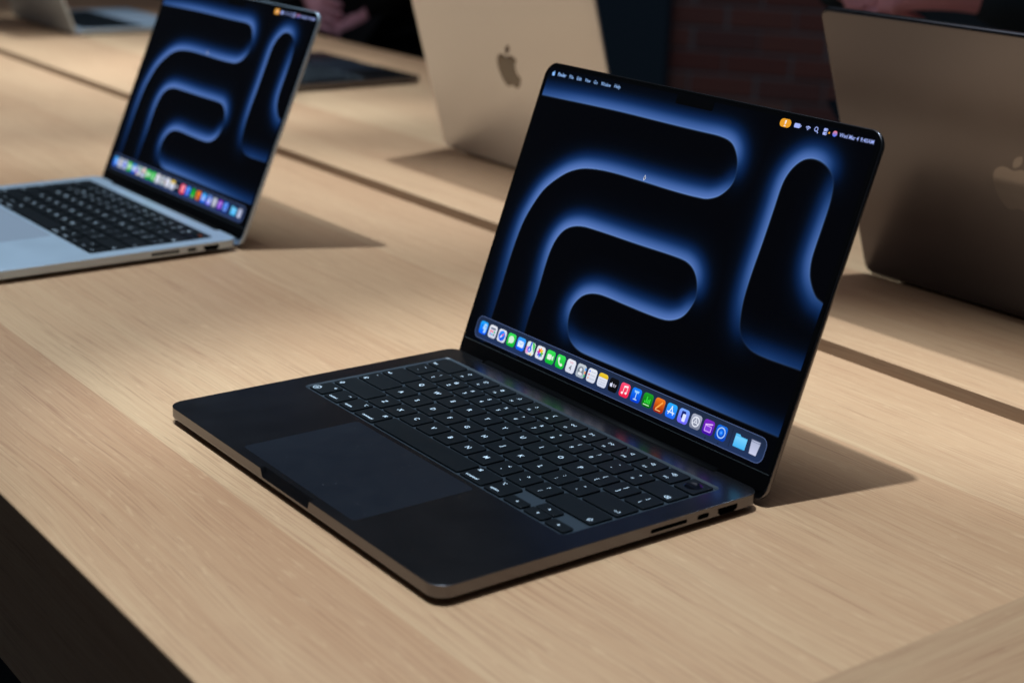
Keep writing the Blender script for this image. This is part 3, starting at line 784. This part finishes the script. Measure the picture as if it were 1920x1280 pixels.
# it shows the same picture: copy the prints
bs = next(o for o in black.children if o.name.startswith("screen")); ss = next(o for o in silver.children if o.name.startswith("screen"))
for ch in list(bs.children):
    c = ch.copy(); COL.objects.link(c); c.parent = ss
D16 = 253.0
PI = math.pi
def far16(cx, cy, yaw, lean, mat, logo, label):
    rz = PI + yaw
    return build_laptop(label, corner(cx, cy + (D16 - 226.7), 355.7, 110, rz), rz, 355.7, D16, 249.0, lean, mat, logo, 1, False)
far16(-499.2, 801.8, -0.018, 0.282, PALE_AL, MIRROR_LOGO_S, "large silver laptop seen from behind, dark emblem on its pale lid")
far16(165.0, 812.0, 0.0, 0.371, BLACK_AL, MIRROR_LOGO, "large dark laptop seen from behind, cropped by the right edge")
build_laptop("black laptop across the slot, mostly hidden behind the silver laptop", (-1130, 946, 0), PI, 312.6, 226.7, L14, 0.36, BLACK_AL, MIRROR_LOGO, 2, False)
build_laptop("silver laptop farthest away in the top left corner", (-1853, 912, 0), PI, 312.6, 226.7, L14, 0.33, SILVER_AL, MIRROR_LOGO_S, 1, False)

# ------------------------------------------------------------------ background: brick wall and dark panel
BR, _bn, _bp = new_mat("old_red_brick")
_oi = N(_bn, "ShaderNodeObjectInfo"); _tc = N(_bn, "ShaderNodeTexCoord"); _no = N(_bn, "ShaderNodeTexNoise")
_bn.links.new(_tc.outputs["Object"], _no.inputs["Vector"]); _no.inputs["Scale"].default_value = 30; _no.inputs["Detail"].default_value = 5
_c = ramp(_bn, _oi.outputs["Random"], [(0, (0.42, 0.13, 0.10)), (0.5, (0.52, 0.19, 0.14)), (0.8, (0.36, 0.15, 0.13)), (1, (0.58, 0.28, 0.21))])
_bn.links.new(mixc(_bn, mathn(_bn, 'MULTIPLY', _no.outputs["Fac"], 0.6), _c, (0.26, 0.15, 0.14)), _bp.inputs["Base Color"])
_bp.inputs["Roughness"].default_value = 0.9
MORTAR = simple("grey_mortar", (0.42, 0.40, 0.41), 0.95)
wa = math.radians(35)
wall = empty("brick_wall", "dark red brick wall far behind the laptops", "wall", (-2838, 3377, -900), wa)
V, F = box(-420, 6, 0, 1500, 120, 2000); mesh_obj("mortar", V, F, MORTAR, wall)
bm_v, bm_f = box(-107.5, -4, -32.5, 107.5, 8, 32.5, 3)
bme = bpy.data.meshes.new("brick"); bme.from_pydata([(x * S, y * S, z * S) for x, y, z in bm_v], [], bm_f); bme.materials.append(BR)
for r_ in range(2, 21):
    for k in range(8):
        o = bpy.data.objects.new("brick", bme); COL.objects.link(o); o.parent = wall
        o.location = ((-300 + k * 226 + (113 if r_ % 2 else 0) + random.uniform(-3, 3)) * S, random.uniform(-2.5, 2.5) * S, (38 + r_ * 76) * S)
        o.rotation_euler = (0, random.uniform(-.008, .008), random.uniform(-.01, .01))
pan = empty("partition", "dark navy partition standing in front of the brick wall", "partition", (-3000, 3150, -900), wa)
V, F = box(-560, -30, 0, 16, 30, 2000, 4); mesh_obj("panel", V, F, simple("navy_fabric", (0.05, 0.085, 0.12), 0.9), pan)
V, F = box(-600, -70, -0.0, 60, 70, 20, 3); mesh_obj("foot_plate", V, F, BLACK_PLASTIC, pan)

# ------------------------------------------------------------------ people standing behind the table
SKIN = simple("skin", (0.60, 0.28, 0.32), 0.55, spec=0.3)
def skinned(name, joints, edges, mat, parent=None, root=0, sub=2):
    me = bpy.data.meshes.new(name)
    me.from_pydata([tuple(c * S for c in j[:3]) for j in joints], edges, [])
    me.materials.append(mat)
    o = bpy.data.objects.new(name, me); COL.objects.link(o)
    o.modifiers.new("skin", 'SKIN').use_smooth_shade = True
    s = o.modifiers.new("sub", 'SUBSURF'); s.levels = sub; s.render_levels = sub
    for sv, j in zip(me.skin_vertices[0].data, joints):
        rx = j[3] * S; sv.radius = (rx, (j[4] if len(j) > 4 else j[3]) * S)
    me.skin_vertices[0].data[root].use_root = True
    if parent: o.parent = parent
    return o

def hand(J, Ed, wrist, direction, side_v, palm_n, curl):
    """five bent fingers on a palm; vectors in millimetres"""
    d = Vector(direction).normalized(); s_ = Vector(side_v).normalized(); n = Vector(palm_n).normalized()
    w = Vector(J[wrist][:3])
    pc = len(J); p = w + d * 45; J.append((*p, 26, 17)); Ed.append((wrist, pc))
    pk = len(J); p2 = w + d * 78; J.append((*p2, 24, 14)); Ed.append((pc, pk))
    for off, ln in ((-27, 62), (-9, 74), (9, 80), (27, 70)):
        prev = pk; q = w + d * 88 + s_ * off; a = 0.15
        for i, seg in enumerate((0, .42, .32, .26)):
            a += curl if i else 0
            q = q + (d * math.cos(a) + n * math.sin(a)) * (ln * seg)
            J.append((*q, 9.5 - i * .8)); Ed.append((prev, len(J) - 1)); prev = len(J) - 1
    prev = pc; q = w + d * 40 + s_ * 28
    for i in range(3):
        J.append((*q, 11 - i)); Ed.append((prev, len(J) - 1)); prev = len(J) - 1
        q = q + (d * .75 + s_ * (.5 - .35 * i) + n * .35).normalized() * 28

def person(loc, rz, label, cloth, trouser, hands, hair):
    """stands on the floor at loc, faces local -Y; hands: wrist position, direction, curl for each arm"""
    root = empty("person", label, "person", loc, rz)
    J = [(0, 0, 930, 120, 90), (0, 0, 1080, 105, 75), (0, 0, 1250, 125, 82), (0, 5, 1400, 120, 70), (0, 0, 1475, 48, 48), (0, -10, 1555, 55, 60), (0, -16, 1620, 74, 88), (0, -8, 1690, 70, 84), (0, -98, 1612, 12, 12), (-76, 0, 1620, 10, 20), (76, 0, 1620, 10, 20)]
    Ed = [(0, 1), (1, 2), (2, 3), (3, 4), (4, 5), (5, 6), (6, 7), (6, 8), (6, 9), (6, 10)]
    SJ = [(0, 0, 815, 150, 118), (0, 0, 930, 164, 128), (0, 0, 1080, 140, 102), (0, 0, 1250, 150, 105), (0, 5, 1395, 146, 98), (0, 0, 1480, 68, 66)]; SE = [(0, 1), (1, 2), (2, 3), (3, 4), (4, 5)]
    TJ = [(0, 0, 940, 140, 112)]; TE = []
    for sd in (-1, 1):
        k = len(J)
        J += [(sd * 85, 0, 880, 82, 82), (sd * 95, -8, 480, 52, 55), (sd * 100, 10, 90, 36, 38), (sd * 104, -60, 40, 38, 30), (sd * 108, -150, 28, 34, 20)]
        Ed += [(0, k), (k, k + 1), (k + 1, k + 2), (k + 2, k + 3), (k + 3, k + 4)]
        t = len(TJ)
        TJ += [(sd * 88, 0, 860, 100, 100), (sd * 96, -8, 480, 74, 76), (sd * 100, 8, 110, 68, 70)]; TE += [(0, t), (t, t + 1), (t + 1, t + 2)]
        (wx, wy, wz), (ex, ey, ez), dr, sv, pn, cu = hands[sd]
        k = len(J)
        J += [(sd * 175, 5, 1385, 50, 50), (ex, ey, ez, 40, 40), (wx, wy, wz, 26, 22)]
        Ed += [(3, k), (k, k + 1), (k + 1, k + 2)]
        hand(J, Ed, k + 2, dr, sv, pn, cu)
        e = Vector((ex, ey, ez)); w = Vector((wx, wy, wz)); cf = e.lerp(w, 0.94)
        k = len(SJ); SJ += [(sd * 178, 5, 1380, 66, 64), (ex, ey, ez, 56, 56), (*cf, 40, 38)]
        SE += [(4, k), (k, k + 1), (k + 1, k + 2)]
    skinned("body", J, Ed, SKIN, root)
    skinned("jacket", SJ, SE, cloth, root)
    skinned("trousers", TJ, TE, trouser, root)
    HJ = [(0, 34, 1600, 78, 74), (0, 22, 1680, 92, 98), (0, 2, 1735, 80, 88)]
    skinned("hair", HJ, [(0, 1), (1, 2)], hair, root)
    return root
BLK = simple("black_cloth", (0.006, 0.006, 0.007), 0.9, spec=0.1)
DEN = simple("dark_denim", (0.020, 0.030, 0.040), 0.9, spec=0.1)
HAIR = simple("dark_hair", (0.02, 0.014, 0.01), 0.6)
# one hand closed over the other wrist at the waist
person((-1860, 1330, -900), 0.15, "person in black clothes behind the table, hand at the waist", BLK, BLK,
       {-1: ((-95, -110, 955), (-235, -20, 1080), (.85, -.35, -.35), (0, .3, 1), (.2, 1, -.2), 0.75),
        1: ((60, -95, 905), (235, -20, 1070), (-.9, -.2, -.4), (0, .3, 1), (-.2, 1, -.2), 0.75)}, HAIR)
person((-395, 1375, -900), 0.0, "person in dark denim behind the right laptop, hands together", DEN, DEN,
       {-1: ((-90, -230, 1112), (-235, -40, 1092), (.9, -.35, -.25), (.2, .2, 1), (.3, .9, -.3), 0.35),
        1: ((96, -230, 1114), (235, -40, 1092), (-.9, -.35, -.25), (-.2, .2, 1), (-.3, .9, -.3), 0.35)}, HAIR)
